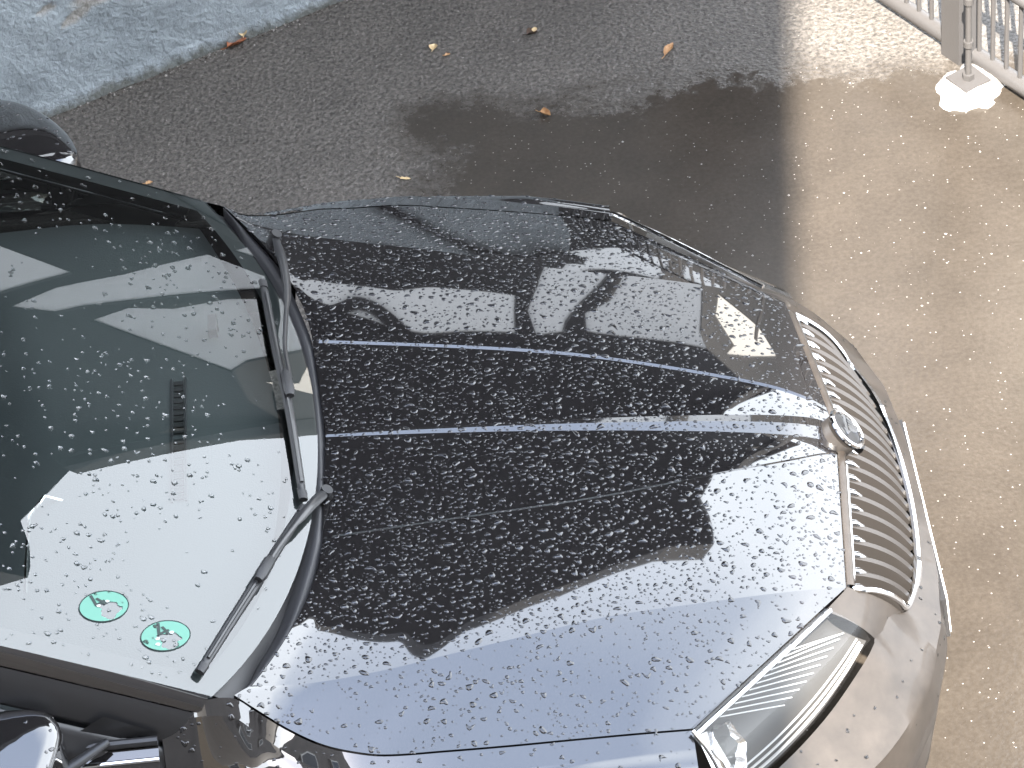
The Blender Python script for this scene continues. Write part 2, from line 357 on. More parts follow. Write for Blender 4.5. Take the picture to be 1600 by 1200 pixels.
# ------------------------------------------------------------------ the photographer's house (unseen behind the camera, its corner set to cast the yard's shade edge)
HX, HY, HH = -.957, -5.2, 15.0
def build_unseen_shade_house():
    t = tag(empty('unseen_shade_house', (HX-6.5, HY-3.0, 0)), 'tall brown-grey rendered house unseen behind the viewpoint, its corner set to shade the yard', 'building')
    M = Matrix.Rotation(R_(-13), 3, 'Z')                       # turned askew so that its side wall lets the sun past
    def hb(name, m, par, lx, ly, lz, sx, sy, sz):
        c = M @ Vector((lx, ly, 0)); b = MB(); b.box((HX+c.x, HY+c.y, lz), sx, sy, sz, M); return b.build(name, m, par, smooth=False)
    hb('wall', FACADE, t, -6.5, -4, HH/2, 13, 8, HH); hb('roof', SLATE, t, -6.5, -4.0, HH+.15, 13.0, 8.0, .3)
    for fl in range(4):
        for k in range(5):
            x = -1.6-2.3*k; z = 1.7+3.0*fl
            fr = hb('window', FRAMEWHITE, t, x, .012, z, 1.1, .05, 1.4)
            hb('pane', WINGLASS, fr, x, .03, z, .96, .03, 1.26); hb('sill', FRAMEWHITE, fr, x, .09, z-.74, 1.2, .2, .05)
build_unseen_shade_house()
def build_added_townhouse():  # added unseen block, darkens what the near pillar and wing mirror
    t = tag(empty('added_town_house', (5.3, -9.0, 0)), 'added brown rendered town house, unseen to the right, darkening reflections in the car', 'building')
    def hb(name, m, par, x, y, z, sx_, sy_, sz_): b = MB(); b.box((x, y, z), sx_, sy_, sz_); return b.build(name, m, par, smooth=False)
    hb('wall', FACADE, t, 5.1, -9.2, 7.0, 8, 6.6, 14.0); hb('roof', SLATE, t, 5.1, -9.2, 14.12, 8.2, 6.8, .24)
    for fl in range(3):
        for k in range(3):
            x = 2.9+2.4*k; z = 1.7+3.0*fl; fr = hb('window', FRAMEWHITE, t, x, -5.89, z, 1.1, .05, 1.4); hb('pane', WINGLASS, fr, x, -5.87, z, .96, .03, 1.26); hb('sill', FRAMEWHITE, fr, x, -5.81, z-.74, 1.2, .2, .05)
build_added_townhouse()
def build_added_far_house():  # added unseen block, tones the bright gap mirrored in the near wing
    t = tag(empty('added_sand_house', (0, -26, 0)), 'added sand-coloured house, unseen behind the viewpoint, dimming the bright gap in reflections', 'building')
    def hb(name, m, par, x, y, z, sx_, sy_, sz_): b = MB(); b.box((x, y, z), sx_, sy_, sz_); return b.build(name, m, par, smooth=False)
    hb('wall', SANDWALL, t, 0, -26, 6.5, 16, 8, 13); hb('roof', SLATE, t, 0, -26, 13.15, 16.4, 8.4, .3)
    for fl in range(4):
        for k in range(5): x = -5+2.5*k; z = 1.8+3*fl; fr = hb('window', FRAMEWHITE, t, x, -21.99, z, 1.2, .06, 1.5); hb('pane', WINGLASS, fr, x, -21.96, z, 1.04, .04, 1.34)
build_added_far_house()
# ------------------------------------------------------------------ steel fence
FD = np.array([.525, -.851, 0.]); F0 = np.array([.334, 2.43, 0.])
fr_rot = Matrix.Rotation(math.atan2(FD[1], FD[0]), 3, 'Z')
def fence_panel(a0, a1, label):
    p0 = F0+FD*a0; t = tag(empty('steel_fence', tuple(p0)), label, 'fence', 'steel bar fence panels')
    for z, r in ((.035, .024), (.31, .016), (1.15, .018)):
        b = MB(); b.tube([tuple(F0+FD*a0+np.array([0, 0, z])), tuple(F0+FD*a1+np.array([0, 0, z]))], r, 10); b.build('rail', GALV, t)
    n = max(2, int(round((a1-a0)/.053))); me = None
    for k in range(n+1):
        a = a0+.012+(a1-a0-.024)*k/n; q = F0+FD*a
        if me is None:
            b = MB(); b.tube([(0, 0, .03), (0, 0, 1.2)], .0065, 8); o = b.build('bar', GALV, t); me = o.data
        else: o = bpy.data.objects.new('bar', me); col.objects.link(o); o.parent = t
        o.matrix_parent_inverse = Matrix.Translation(-Vector(p0)); o.location = tuple(q)
fence_panel(-.86, .285, 'left steel bar fence panel between the wall corner and the square post')
fence_panel(.40, 1.85, 'right steel bar fence panel running off beside the square post')
def fence_post(a, label):
    q = F0+FD*a; t = tag(empty('fence_post', tuple(q)), label, 'post')
    b = MB(); b.box((q[0], q[1], .66), .07, .07, 1.32, fr_rot); b.build('shaft', GALV, t, smooth=False)
    b = MB(); b.box((q[0], q[1], 1.33), .08, .08, .02, fr_rot); b.build('cap', GALV, t, smooth=False)
fence_post(.335, 'square galvanised steel post between the two fence panels')
def pole():
    q = np.array([.506, 1.999, 0]); t = tag(empty('steel_pole', tuple(q)), 'thin round steel pole on a base plate set in white cement', 'pole')
    b = MB(); b.tube([tuple(q+[0, 0, .03]), tuple(q+[0, 0, .42])], .0085, 12); b.build('lower_tube', GALV, t)
    b = MB(); b.tube([tuple(q+[0, 0, .40]), tuple(q+[0, 0, 1.6])], .0115, 12); b.build('upper_tube', GALV, t)
    for z in (.14, .28, .41): b = MB(); b.tube([tuple(q+[0, 0, z]), tuple(q+[0, 0, z+.018])], .0135, 12); b.build('clamp', GALV, t)
    b = MB(); b.box(q+[0, 0, .030], .085, .085, .006, Matrix.Rotation(.5, 3, 'Z')); b.build('base_plate', GALV, t, smooth=False)
    b = MB(); b.tube([tuple(q+[0, 0, .032]), tuple(q+[0, 0, .050])], .017, 6); b.build('nut', GALV, t, smooth=False)
pole()
def mound():
    V = [(0.51, 2.0, .032)]; n = 40; rs = np.random.default_rng(5); F = []
    for r_, h in ((.35, .031), (.7, .026), (.9, .014), (1.0, .0), (1.18, -.004)):
        for k in range(n):
            an = 2*math.pi*k/n; rad = .083*(1+.14*math.sin(2*an+.6)+.08*math.sin(5*an+1)+.06*math.sin(9*an)+rs.normal()*.025)
            V.append((.512+math.cos(an)*rad*r_*1.05, 1.995+math.sin(an)*rad*r_*1.2, h+rs.normal()*.0012))
    F += [(0, 1+k, 1+(k+1) % n) for k in range(n)]
    for g in range(4):
        for k in range(n): a = 1+g*n+k; b_ = 1+g*n+(k+1) % n; F.append((a, a+n, b_+n, b_))
    tag(obj('cement_footing', V, F, CEMENT), 'rough mound of white cement under the thin steel pole', 'cement')
mound()
# ------------------------------------------------------------------ fallen leaves and grit
def leaf(x, y, ln, wd, rz, curl, m, label, twist=.3, lift=.004):
    V = []; nl, nw = 13, 7; rs = np.random.default_rng(int(abs(x*1000+y*77)))
    for i in range(nl):
        s = i/(nl-1); half = wd/2*math.sin(math.pi*min(1, s**.75))**.8*(1+.10*math.sin(9*s+x*10))+.0006
        for j in range(nw):
            v = (j/(nw-1)-.5)*2
            px = (s-.5)*ln; py = v*half; pz = lift+curl*(abs(v)**1.7)*half+.25*curl*ln*(s-.5)**2+twist*.12*v*half*(s-.5)*4+.0008*rs.normal()
            V.append((x+math.cos(rz)*px-math.sin(rz)*py, y+math.sin(rz)*px+math.cos(rz)*py, max(.0015, pz)))
    F = grid_faces(nl, nw)
    t = empty('fallen_leaf', (x, y, 0)); tag(t, label, 'leaf', 'fallen leaves on the asphalt')
    obj('blade', V, F, m, t)
    e = [(x-math.cos(rz)*ln*(.5+q*.35), y-math.sin(rz)*ln*(.5+q*.35)+.004*q*q, lift+.003) for q in (0, .5, 1)]
    b = MB(); b.tube(e, .0011, 5); b.build('stalk', m, t)
leaf(-1.452, 2.588, .062, .040, .5, 1.0, LEAF_RED, 'rust-red curled leaf at the foot of the blue-grey wall', 1.2)
leaf(-1.432, 2.610, .035, .022, 1.6, .6, LEAF_YEL, 'pale scrap of leaf on top of the rust-red leaf', .5, .022)
leaf(-.904, 2.459, .030, .022, 1.3, .7, LEAF_YEL, 'small pale orange leaf nearest the rust-red leaf')
leaf(-.868, 2.417, .017, .010, .4, .8, LEAF_TAN, 'tiny tan leaf scrap beside the small pale orange leaf')
leaf(-.628, 2.465, .032, .024, .2, 1.2, LEAF_DARK, 'dark curled leaf with a pale piece at the top middle')
leaf(-.619, 2.468, .019, .015, 1.2, .4, LEAF_YEL, 'pale piece lying in the dark curled leaf', .3, .016)
leaf(-.262, 2.317, .058, .020, 1.05, .9, LEAF_TAN, 'long tan leaf close to the sunlit strip', 1.0)
leaf(-.623, 2.103, .034, .022, -.6, 1.3, LEAF_TAN, 'brown curled leaf at the edge of the dark wet patch', 1.4)
leaf(-1.014, 1.906, .030, .010, -.3, .4, LEAF_YEL, 'narrow straw leaf just above the far bonnet edge')
leaf(-1.700, 2.02, .020, .014, .3, .5, LEAF_TAN, 'small tan leaf beside the far windscreen pillar')
GRITMAT = STONE.copy(); GRITMAT.name = 'mixed_grit'
_g = N(GRITMAT, 'ShaderNodeNewGeometry'); _r = ramp(GRITMAT, _g.outputs['Random Per Island'], [(.0, (.03, .022, .016)), (.35, (.07, .06, .05)), (.6, (.20, .185, .17)), (1.0, (.32, .30, .28))]); L(GRITMAT, _r.outputs[0], bsdf(GRITMAT).inputs['Base Color'])
def grit():
    V = []; F = []; rs = np.random.default_rng(11)
    for k in range(1500):
        if rs.random() < .5: x = rs.uniform(-2.2, .9); y = rs.uniform(1.2, 3.0)
        else: x = rs.uniform(-.4, 1.0); y = rs.uniform(-.6, 2.6)
        r = .0012+.0032*rs.random()**4; b = len(V); e = rs.uniform(.6, 1.3, 6)
        if math.hypot(x-.51, y-2) < .12: continue
        for dx, dy, dz, q in ((1, 0, .3, 0), (0, 1, .3, 1), (-1, 0, .3, 2), (0, -1, .3, 3), (0, 0, 1.0, 4)): V.append((x+dx*r*e[q], y+dy*r*e[q], max(0, dz*r*e[q])))
        F += [(b, b+1, b+4), (b+1, b+2, b+4), (b+2, b+3, b+4), (b+3, b, b+4)]
    for k in range(900):                       # dirt gathered along the foot of the wall
        a_ = rs.uniform(-.3, 1.3); q_ = W0+WD*a_+WN*(abs(rs.normal(0, .018))+.004); r = .0012+.004*rs.random()**3; b = len(V); e = rs.uniform(.5, 1.4, 6)
        for dx, dy, dz, q in ((1, 0, .2, 0), (0, 1, .2, 1), (-1, 0, .2, 2), (0, -1, .2, 3), (0, 0, .9, 4)): V.append((q_[0]+dx*r*e[q], q_[1]+dy*r*e[q], max(0, dz*r*e[q])))
        F += [(b, b+1, b+4), (b+1, b+2, b+4), (b+2, b+3, b+4), (b+3, b, b+4)]; n_dark = len(F)
    tag(obj('grit', V, F, GRITMAT, smooth=False), 'loose pale grit scattered over the wet asphalt', 'grit', kind='stuff')
grit()
# ------------------------------------------------------------------ neighbour's carport behind the wall (seen only as reflections in the car)
def translucent():
    m = bpy.data.materials.new('translucent_sheet'); m.use_nodes = True; t = m.node_tree; t.nodes.clear()
    o = t.nodes.new('ShaderNodeOutputMaterial'); a = t.nodes.new('ShaderNodeBsdfTranslucent'); a.inputs['Color'].default_value = (.74, .745, .75, 1)
    d = t.nodes.new('ShaderNodeBsdfDiffuse'); d.inputs['Color'].default_value = (.25, .25, .26, 1); x = t.nodes.new('ShaderNodeMixShader'); x.inputs[0].default_value = .08
    t.links.new(a.outputs[0], x.inputs[1]); t.links.new(d.outputs[0], x.inputs[2]); x2 = t.nodes.new('ShaderNodeMixShader'); x2.inputs[0].default_value = .10; tp = t.nodes.new('ShaderNodeBsdfTransparent'); t.links.new(x.outputs[0], x2.inputs[1]); t.links.new(tp.outputs[0], x2.inputs[2]); t.links.new(x2.outputs[0], o.inputs['Surface']); return m
TRANSL = translucent()
from mathutils.geometry import tessellate_polygon
CP_L = R_(8); CP_V = Vector((0, math.sin(CP_L), math.cos(CP_L))); CP_N = Vector((0, -math.cos(CP_L), math.sin(CP_L))); CP_0 = Vector((0, 3.35, 2.2))
def cp(x, s, n=0.): return CP_0+Vector((1, 0, 0))*x+CP_V*s+CP_N*n
def build_carport():
    t = tag(empty('carport', (-1.5, 4.0, 0)), 'dark carport with pale translucent panels beyond the wall, mirrored in the bonnet', 'carport')
    panels = [[(-1.45, .60), (-.60, .62), (-.14, .42), (-.12, 1.08), (-.54, 1.32), (-1.45, 1.50)],
        [(-.10, -.36), (.19, -.53), (.14, .05), (.12, .33), (.09, .67), (.09, .86), (-.02, 1.03), (-.08, .62), (-.07, .20)],
        [(.28, -.56), (.39, -.68), (.56, -.68), (.66, .07), (.69, .38), (.76, .56), (.19, .76), (.15, .46), (.21, .25), (.20, -.10)],
        [(-.12, -.72), (.29, -1.35), (.23, -.76), (-.10, -.51)], [(.32, -.96), (.33, -1.39), (.64, -1.35), (.54, -1.02), (.42, -1.07)],
        [(-1.45, .62), (-.66, .66), (-.62, 1.34), (-1.45, 1.45)], [(-2.6, .6), (-1.55, .62), (-1.55, 1.45), (-2.6, 1.5)]]
    white = [(.745, -.19), (1.10, -.18), (1.32, -.06), (1.02, .34), (.87, .47), (.91, .31), (.745, .07)]
    outer = [(-5, -1.75), (3.6, -1.75), (3.6, -.05), (1.42, .40), (1.44, 1.0), (1.40, 1.7), (1.30, 2.32), (-5, 2.32)]
    pl = [outer]+panels+[white]
    flat = [p for q in pl for p in q]
    tri = tessellate_polygon([[Vector((p[0], p[1], 0)) for p in q] for q in pl])
    o = obj('cladding', [cp(*p) for p in flat], tri, STEEL, t, smooth=False); md = o.modifiers.new('thick', 'SOLIDIFY'); md.thickness = .05; md.offset = 0
    for q in panels:
        c = np.mean(q, 0); qq = [tuple(c+(np.array(p)-c)*1.03) for p in q]; n = len(qq)
        obj('panel', [cp(*p, -.006) for p in qq], [tuple(range(n))], TRANSL, t, smooth=False)
    n = len(white); obj('white_board', [cp(*p, .035) for p in white]+[cp(*p, -.03) for p in white], [tuple(range(n))]+[(k, (k+1) % n, n+(k+1) % n, n+k) for k in range(n)], FRAMEWHITE, t, smooth=False)
    edge_ = [(.3, 3.72), (2.1, 6.4), (3.1, 6.2), (1.80, 4.2), (1.36, 3.5), (1.16, 2.95), (1.08, 2.74), (1.15, 2.55), (1.18, 2.37), (1.18, 2.27), (.87, 2.24), (.62, 2.07), (.44, 1.95), (-.08, 1.77), (-.36, 1.60), (-1.5, 1.06), (-3.0, .40), (-5.0, -.5), (-5.0, 3.72)]
    n = len(edge_); V = [(x, y, 4.50) for x, y in edge_]+[(x, y, 4.72) for x, y in edge_]
    obj('roof', V, [tuple(range(n)), tuple(range(n, 2*n))[::-1]]+[(k, (k+1) % n, n+(k+1) % n, n+k)[::-1] for k in range(n)], SLATE, t, smooth=False)
    V = [(1.34, 3.46), (2.75, 6.35)]; obj('side_wall', [(x, y, z) for z in (0, 4.5) for x, y in V]+[(x-.06, y+.03, z) for z in (0, 4.5) for x, y in V], [(0, 1, 3, 2), (4, 6, 7, 5), (0, 2, 6, 4), (1, 5, 7, 3), (2, 3, 7, 6)], STEEL, t, smooth=False)
    for x in (-4.9, -2.7, 1.30):
        b = MB(); b.box((x, 3.45 if x > 0 else 3.5, 2.2), .1, .1, 4.5); b.build('post', STEEL, t, smooth=False)
build_carport()
# ------------------------------------------------------------------ the car (x forward, nose at 0, y to its left)
CAR = tag(empty('parked_car', (-1.6, 0, 0)), 'black rain-beaded car parked in the yard, bonnet to the right', 'car')
MIR = np.array([1, -1, 1.])
HG, HM = hood()
HOOD = sheet('bonnet', HG, PAINT, CAR, sharp_rows=HM, skirt=.022)
def mir(G, s): return np.asarray(G, float)*(np.array([1, s, 1.]))
def loft(a, b, n, bulge=0, bdir=(0, 0, 1)):
    a = np.asarray(a, float); b = np.asarray(b, float); bd = np.array(bdir, float)
    return np.array([a*(1-t)+b*t+bd*bulge*4*t*(1-t) for t in np.linspace(0, 1, n)])
# engine bay liner under the panel gaps, so that the gaps read dark
b = MB(); b.box((-.88, 0, .58), .75, 1.1, .10); b.build('engine_bay', RUBBER, CAR, smooth=False)
# --- wings (front fenders)
NF = 70
FI = [(-1.506, .735, .975), (-1.44, .724, .988), (-1.372, .711, .974)]+[(p[0]-.002, p[1]+.0045, p[2]-.0005) for p in L4[1:]]
fi = spline(FI, NF)
def wing(s):
    x = fi[:, 0]
    # top strip falls gently, then a soft shoulder line, then the flank
    wtop = np.interp(x, [-1.5, -1.35, -1.17, -1.0, -.75, -.53], [.012, .03, .044, .046, .044, .034])
    c1 = fi+np.c_[0*x, wtop, -wtop*np.interp(x, [-1.5, -1.3, -1.15, -.95], [1.0, .85, .5, .27])]
    yside = np.interp(x, [-1.5, -1.2, -.9, -.7, -.5], [.885, .905, .905, .898, .868])
    c2 = np.c_[x, c1[:, 1]*.45+yside*.55, np.interp(x, [-1.5, -1.2, -.9, -.7, -.5], [.865, .81, .785, .770, .738])]
    c2[:, 2] = np.minimum(c2[:, 2], c1[:, 2]-.018)
    c3 = np.c_[x, yside, np.interp(x, [-1.5, -.9, -.5], [.74, .68, .66])]; c4 = np.c_[x, yside-.012, np.interp(x, [-1.5, -1.3, -1.25, -.55, -.5], [.30, .32, .62, .62, .60])]
    rows = list(loft(fi, c1, 5))
    P = [c1, c2, c3, c4]
    for t in np.linspace(0, 1, 40)[1:]:
        tt = t*3; k = min(int(tt), 2); f = tt-k
        m0 = (P[k+1]-P[max(k-1, 0)])*.5; m1 = (P[min(k+2, 3)]-P[k])*.5
        rows.append((2*f**3-3*f**2+1)*P[k]+(f**3-2*f**2+f)*m0+(-2*f**3+3*f**2)*P[k+1]+(f**3-f**2)*m1)
    G = mir(rows, s)
    return sheet('wing', G, PAINT, CAR, flip=(s > 0), sharp_rows=(4,), skirt=0), G
WINGS = {}
for s in (1, -1): WINGS[s] = wing(s)
# --- A-pillars, door frames, doors
def edge(s_, y=.712): return np.array([glass_pt(y*(1-.0), q) for q in s_])
SS = np.linspace(-.01, 1.02, 40)
for s in (1, -1):
    e = edge(SS, .715); o1 = e+np.array([-.02, .022, -.020]); o2 = e+np.c_[np.full(40, -.045), np.full(40, .050), np.full(40, -.080)]
    sheet('pillar', mir(loft(e, o1, 6, .002), s), PAINT, CAR, flip=(s > 0), skirt=.004); sheet('pillar_trim', mir(loft(o1+np.array([-.001, .001, -.003]), o2, 7, .004, (0, .6, .6)), s), SATIN, CAR, flip=(s > 0), skirt=.004)
    p1 = o2+np.array([-.006, .004, -.012]); p2 = p1+np.array([-.012, .020, -.016]); p3 = p2+np.array([-.03, .020, -.06])
    G = np.concatenate([loft(p1, p2, 5, .006), loft(p2, p3, 7, .01, (0, 1, .4))[1:]]); sheet('door_frame', mir(G, s), SATIN, CAR, flip=(s > 0), skirt=.004)
    # door: belt line, shoulder, flank
    xs = np.linspace(-1.512, -2.62, 30); zb = np.interp(xs, [-2.6, -1.5], [1.02, .955])
    bl = np.c_[xs, np.interp(xs, [-2.6, -1.5], [.80, .775]), zb]; b2 = bl+np.array([0, .03, -.012]); b3 = np.c_[xs, np.full(30, .885), zb-.13]; b4 = np.c_[xs, np.full(30, .908), np.full(30, .72)]; b5 = np.c_[xs, np.full(30, .895), np.full(30, .45)]; b6 = np.c_[xs, np.full(30, .86), np.full(30, .26)]
    G = np.concatenate([loft(bl, b2, 4), loft(b2, b3, 8, .008)[1:], loft(b3, b4, 6, .004, (0, 1, 0))[1:], loft(b4, b5, 4)[1:], loft(b5, b6, 4)[1:]])
    dr = sheet('door', mir(G, s), PAINT, CAR, flip=(s < 0), skirt=0, sharp_rows=(3,))
    b = MB(); b.tube([tuple(q) for q in mir(bl[::3]+np.array([0, .006, .006]), s)], .009, 8); b.build('belt_moulding', SATIN, dr)
    b = MB(); b.tube([tuple(q) for q in mir(bl[::3]+np.array([0, .034, -.014]), s)], .005, 8); b.build('belt_trim', CHROME, dr)
    hx = [(x, .905+.03*math.sin(math.pi*k/6), .80) for k, x in enumerate(np.linspace(-2.3, -2.5, 7))]
    b = MB(); b.tube([tuple(mir(q, s)) for q in hx], .014, 8); b.build('handle', PAINT, dr)
    # side glass and the black sail panel in front of it
    t0 = np.array([glass_pt(.715, q) for q in np.linspace(.16, 1.02, 20)])+np.array([-.10, .085, -.13]); b0 = np.c_[np.linspace(-1.58, -2.5, 20), np.full(20, .772), np.interp(np.linspace(-1.58, -2.5, 20), [-2.6, -1.5], [1.02, .96])]
    sheet('side_window', mir(loft(b0, t0, 8, .01, (0, 1, 0)), s), SGLASS, CAR, flip=(s < 0))
    tri = mir(np.array([(-1.505, .765, .962), (-1.70, .778, .975), (-1.60, .768, 1.03)]), s)
    obj('sail_panel', tri, [(0, 1, 2)], SATIN, CAR, smooth=False)
# --- windscreen
YS = np.linspace(-.715, .715, 91); SG = np.linspace(-.015, 1.02, 60)
WG = np.array([[glass_pt(y, q) for y in YS] for q in SG])
WIND = sheet('windscreen', WG, WGLASS, CAR, flip=False)
# black ceramic border on the inside of the pane
def inner(y, q, off=.004): return glass_pt(y, q)-np.array([.485, 0, .875])*off
fr_ = [np.array([[inner(y, q) for y in YS] for q in np.linspace(-.015, .035, 3)])]
for sgn in (1, -1): fr_.append(np.array([[inner(sgn*y, q) for y in np.linspace(.672, .715, 4)] for q in np.linspace(.03, 1.02, 40)]))
for k, G in enumerate(fr_): sheet('ceramic_border', G, DARKTRIM, WIND)
# --- roof
e = np.array([glass_pt(y, 1.03) for y in YS]); r1 = e+np.array([-.10, 0, .035]); r2 = e*np.array([0, 1, 0])+np.array([-2.7, 0, 1.47]); r2[:, 2] -= .05*(YS/.71)**4
r3 = r2.copy(); r3[:, 0] = -3.3
sheet('roof', np.concatenate([loft(e+np.array([0, 0, .003]), r1, 5, .006), loft(r1, r2, 10, .02)[1:], loft(r2, r3, 5)[1:]]), PAINT, CAR, skirt=.05)
# --- scuttle (cowl): grey seal along the bonnet, black grained tray under the wipers
cw = cowl(41); inn = cw.copy(); nrm = np.gradient(cw[:, :2], axis=0); nrm = np.c_[-nrm[:, 1], nrm[:, 0]]; nrm /= np.linalg.norm(nrm, axis=1)[:, None]
wid = np.interp(np.abs(cw[:, 1]), [0, .4, .62, .708], [.042, .045, .030, .004])
off = lambda k, dz: np.c_[cw[:, :2]+nrm*(wid*k)[:, None]*np.sign((nrm*[-1, 0]).sum(1))[:, None], cw[:, 2]+dz]
sheet('scuttle_seal', np.concatenate([loft(off(.06, -.010), off(.35, -.002), 4), loft(off(.35, -.002), off(1.0, -.016), 5, .002)[1:]]), SEALGREY, CAR, skirt=.01)
gb = np.array([glass_pt(y, -.012) for y in np.linspace(-.70, .70, len(cw))])
sheet('scuttle_tray', loft(off(.8, -.028), gb+np.array([-.01, 0, -.012]), 6), PLASTIC, CAR)
# --- wipers: each its own arm and blade
def on_glass(y, q, off): return glass_pt(y, q)+np.array([.485, 0, .875])*off
def wiper(arm, blade, knuckle):
    t = empty('wiper', tuple(on_glass(*arm[0][:2], .02))); t.parent = CAR; t.matrix_parent_inverse = Matrix.Translation(-CAR.location)
    def add(name, m, mb): 
        o = mb.build(name, m); o.parent = t; o.matrix_parent_inverse = Matrix.Translation(-(t.location)); return o
    P = spline([tuple(on_glass(*a[:2], a[2])) for a in arm], 24); r = np.interp(np.linspace(0, 1, 24), [0, .1, .45, .52, .9, 1], [.007, .0115, .009, .0055, .005, .006])
    b = MB(); b.tube(P, r, 10, up=(.485, 0, .875), flat=.6); add('arm', ARMGREY, b)
    b = MB(); b.tube([tuple(on_glass(*arm[0][:2], arm[0][2]-.02)), tuple(on_glass(*arm[0][:2], arm[0][2]+.012))], .012, 14); add('pivot_cap', PLASTIC, b)
    B = spline([tuple(on_glass(*a, .013)) for a in blade], 40); rb = np.interp(np.linspace(0, 1, 40), [0, .03, .5, .97, 1], [.006, .009, .011, .009, .005])
    b = MB(); b.tube(B, rb, 8, up=(.485, 0, .875), flat=.55); add('blade', SATIN, b)
    B2 = spline([tuple(on_glass(*a, .019)) for a in blade], 40); b = MB(); b.tube(B2[2:-2], .0035, 6, up=(.485, 0, .875)); add('spoiler_rib', ARMGREY, b)
    B3 = spline([tuple(on_glass(*a, .0045)) for a in blade], 40); b = MB(); b.tube(B3, .0035, 6, up=(.485, 0, .875), flat=1.2); add('rubber_lip', RUBBER, b)
    k0 = Vector(on_glass(*knuckle[0], .026)); k1 = Vector(on_glass(*knuckle[1], .026)); b = MB(); b.tube([k0, k0.lerp(k1, .2), k0.lerp(k1, .8), k1], [.006, .012, .013, .009], 8, up=(.485, 0, .875), flat=.75); add('connector', PLASTIC, b)
    for q, e_ in ((0, 'end_cap'), (-1, 'end_cap')):
        pp = Vector(B[q]); dr = (Vector(B[1])-Vector(B[0])).normalized() if q == 0 else (Vector(B[-1])-Vector(B[-2])).normalized()
        b = MB(); b.tube([pp-dr*.012, pp+dr*.010], [.0105, .0095], 8, up=(.485, 0, .875), flat=.7); add(e_, PLASTIC, b)
wiper([(.60, -.085, .03), (.5, -.045, .034), (.406, -.014, .032), (.29, .025, .030), (.205, .045, .030), (.115, .046, .028)],
      [(.428, .024), (.241, .055), (.05, .05), (-.198, .014)], [(.14, .053), (.065, .050)])
wiper([(-.165, -.034, .004), (-.194, -.020, .020), (-.254, .006, .032), (-.352, .039, .030), (-.424, .051, .028)],
      [(-.237, .010), (-.34, .037), (-.424, .051), (-.546, .059), (-.672, .044)], [(-.385, .046), (-.45, .053)])
# --- interior
xs = np.linspace(-1.27, -1.88, 16); ys = np.linspace(-.69, .69, 24)
DG = np.array([[(x-.16*(y/.7)**2, y, .905+.055*math.sin(min(1, (-1.27-x)/.3)*1.5)+.05*math.exp(-((y-.37)/.2)**2)*max(0, (-1.55-x)/.3) - .35*max(0, (-1.76-x))**1.0 + .03*(y/.7)**2) for y in ys] for x in xs])
DSH = sheet('dashboard', DG, DASH, CAR)
def defroster(y0, y1, x):
    zz = lambda y: .905+.055*math.sin(min(1, (-1.27-(x+.16*(y/.7)**2))/.3)*1.5)+.03*(y/.7)**2+.004
    b = MB(); 
    for y in np.linspace(y0, y1, 10)[:-1]: b.box((x, y+(y1-y0)/20, zz(y)), .020, (y1-y0)/10-.005, .003)
    b.build('vent_slot', RUBBER, DSH, smooth=False)
    b = MB(); 
    for dx in (-.014, .014): b.tube([(x+dx, y, zz(y)+.001) for y in np.linspace(y0-.004, y1+.004, 6)], .0025, 6)
    b.build('vent_trim', SEALGREY, DSH)
defroster(-.16, .02, -1.47); defroster(.03, .19, -1.47)
b = MB(); b.tube([(-1.395, .33, .955), (-1.395, .33, .978)], [.012, .009], 10); b.box((-1.395, .33, .968), .018, .05, .022); b.build('light_sensor', RUBBER, DSH)
# steering wheel, binnacle, seats
SWC = Vector((-2.0, .37, .90)); ax = Vector((.85, 0, -.5)).normalized(); u_ = ax.cross(Vector((0, 1, 0))).normalized()
b = MB(); b.tube([SWC+Vector((0, 1, 0))*.185*math.cos(a)+u_*.185*math.sin(a) for a in np.linspace(0, 2*math.pi, 33)[:-1]], .016, 8, closed=True)
b.tube([SWC-Vector((0, 1, 0))*.18, SWC, SWC+Vector((0, 1, 0))*.18], [.018, .05, .018], 8, up=tuple(ax)); b.build('steering_wheel', DARKTRIM, CAR)
b = MB(); b.tube([(-1.70, -.12, .955), (-1.735, -.13, .985), (-1.76, -.20, 1.0), (-1.762, -.32, 1.0), (-1.762, -.40, .995)], .004, 6); b.build('dash_trim', CHROME, CAR)
for y in (.37, -.37):
    b = MB(); b.tube([(-2.35, y, .40), (-2.42, y, .62), (-2.55, y, .95), (-2.60, y, 1.15)], [.24, .25, .23, .12], 12, up=(1, 0, .2), flat=.4); b.build('seat', SEAT, CAR)
b = MB(); b.box((-2.3, 0, .33), 2.0, 1.4, .06); b.build('cabin_floor', DARKTRIM, CAR, smooth=False)
b = MB(); b.box((-3.28, 0, .85), .04, 1.5, 1.1); b.build('rear_bulkhead', DARKTRIM, CAR, smooth=False)
b = MB(); b.box((-1.62, -.1, .66), .04, 1.4, .5); b.build('firewall', DARKTRIM, CAR, smooth=False)
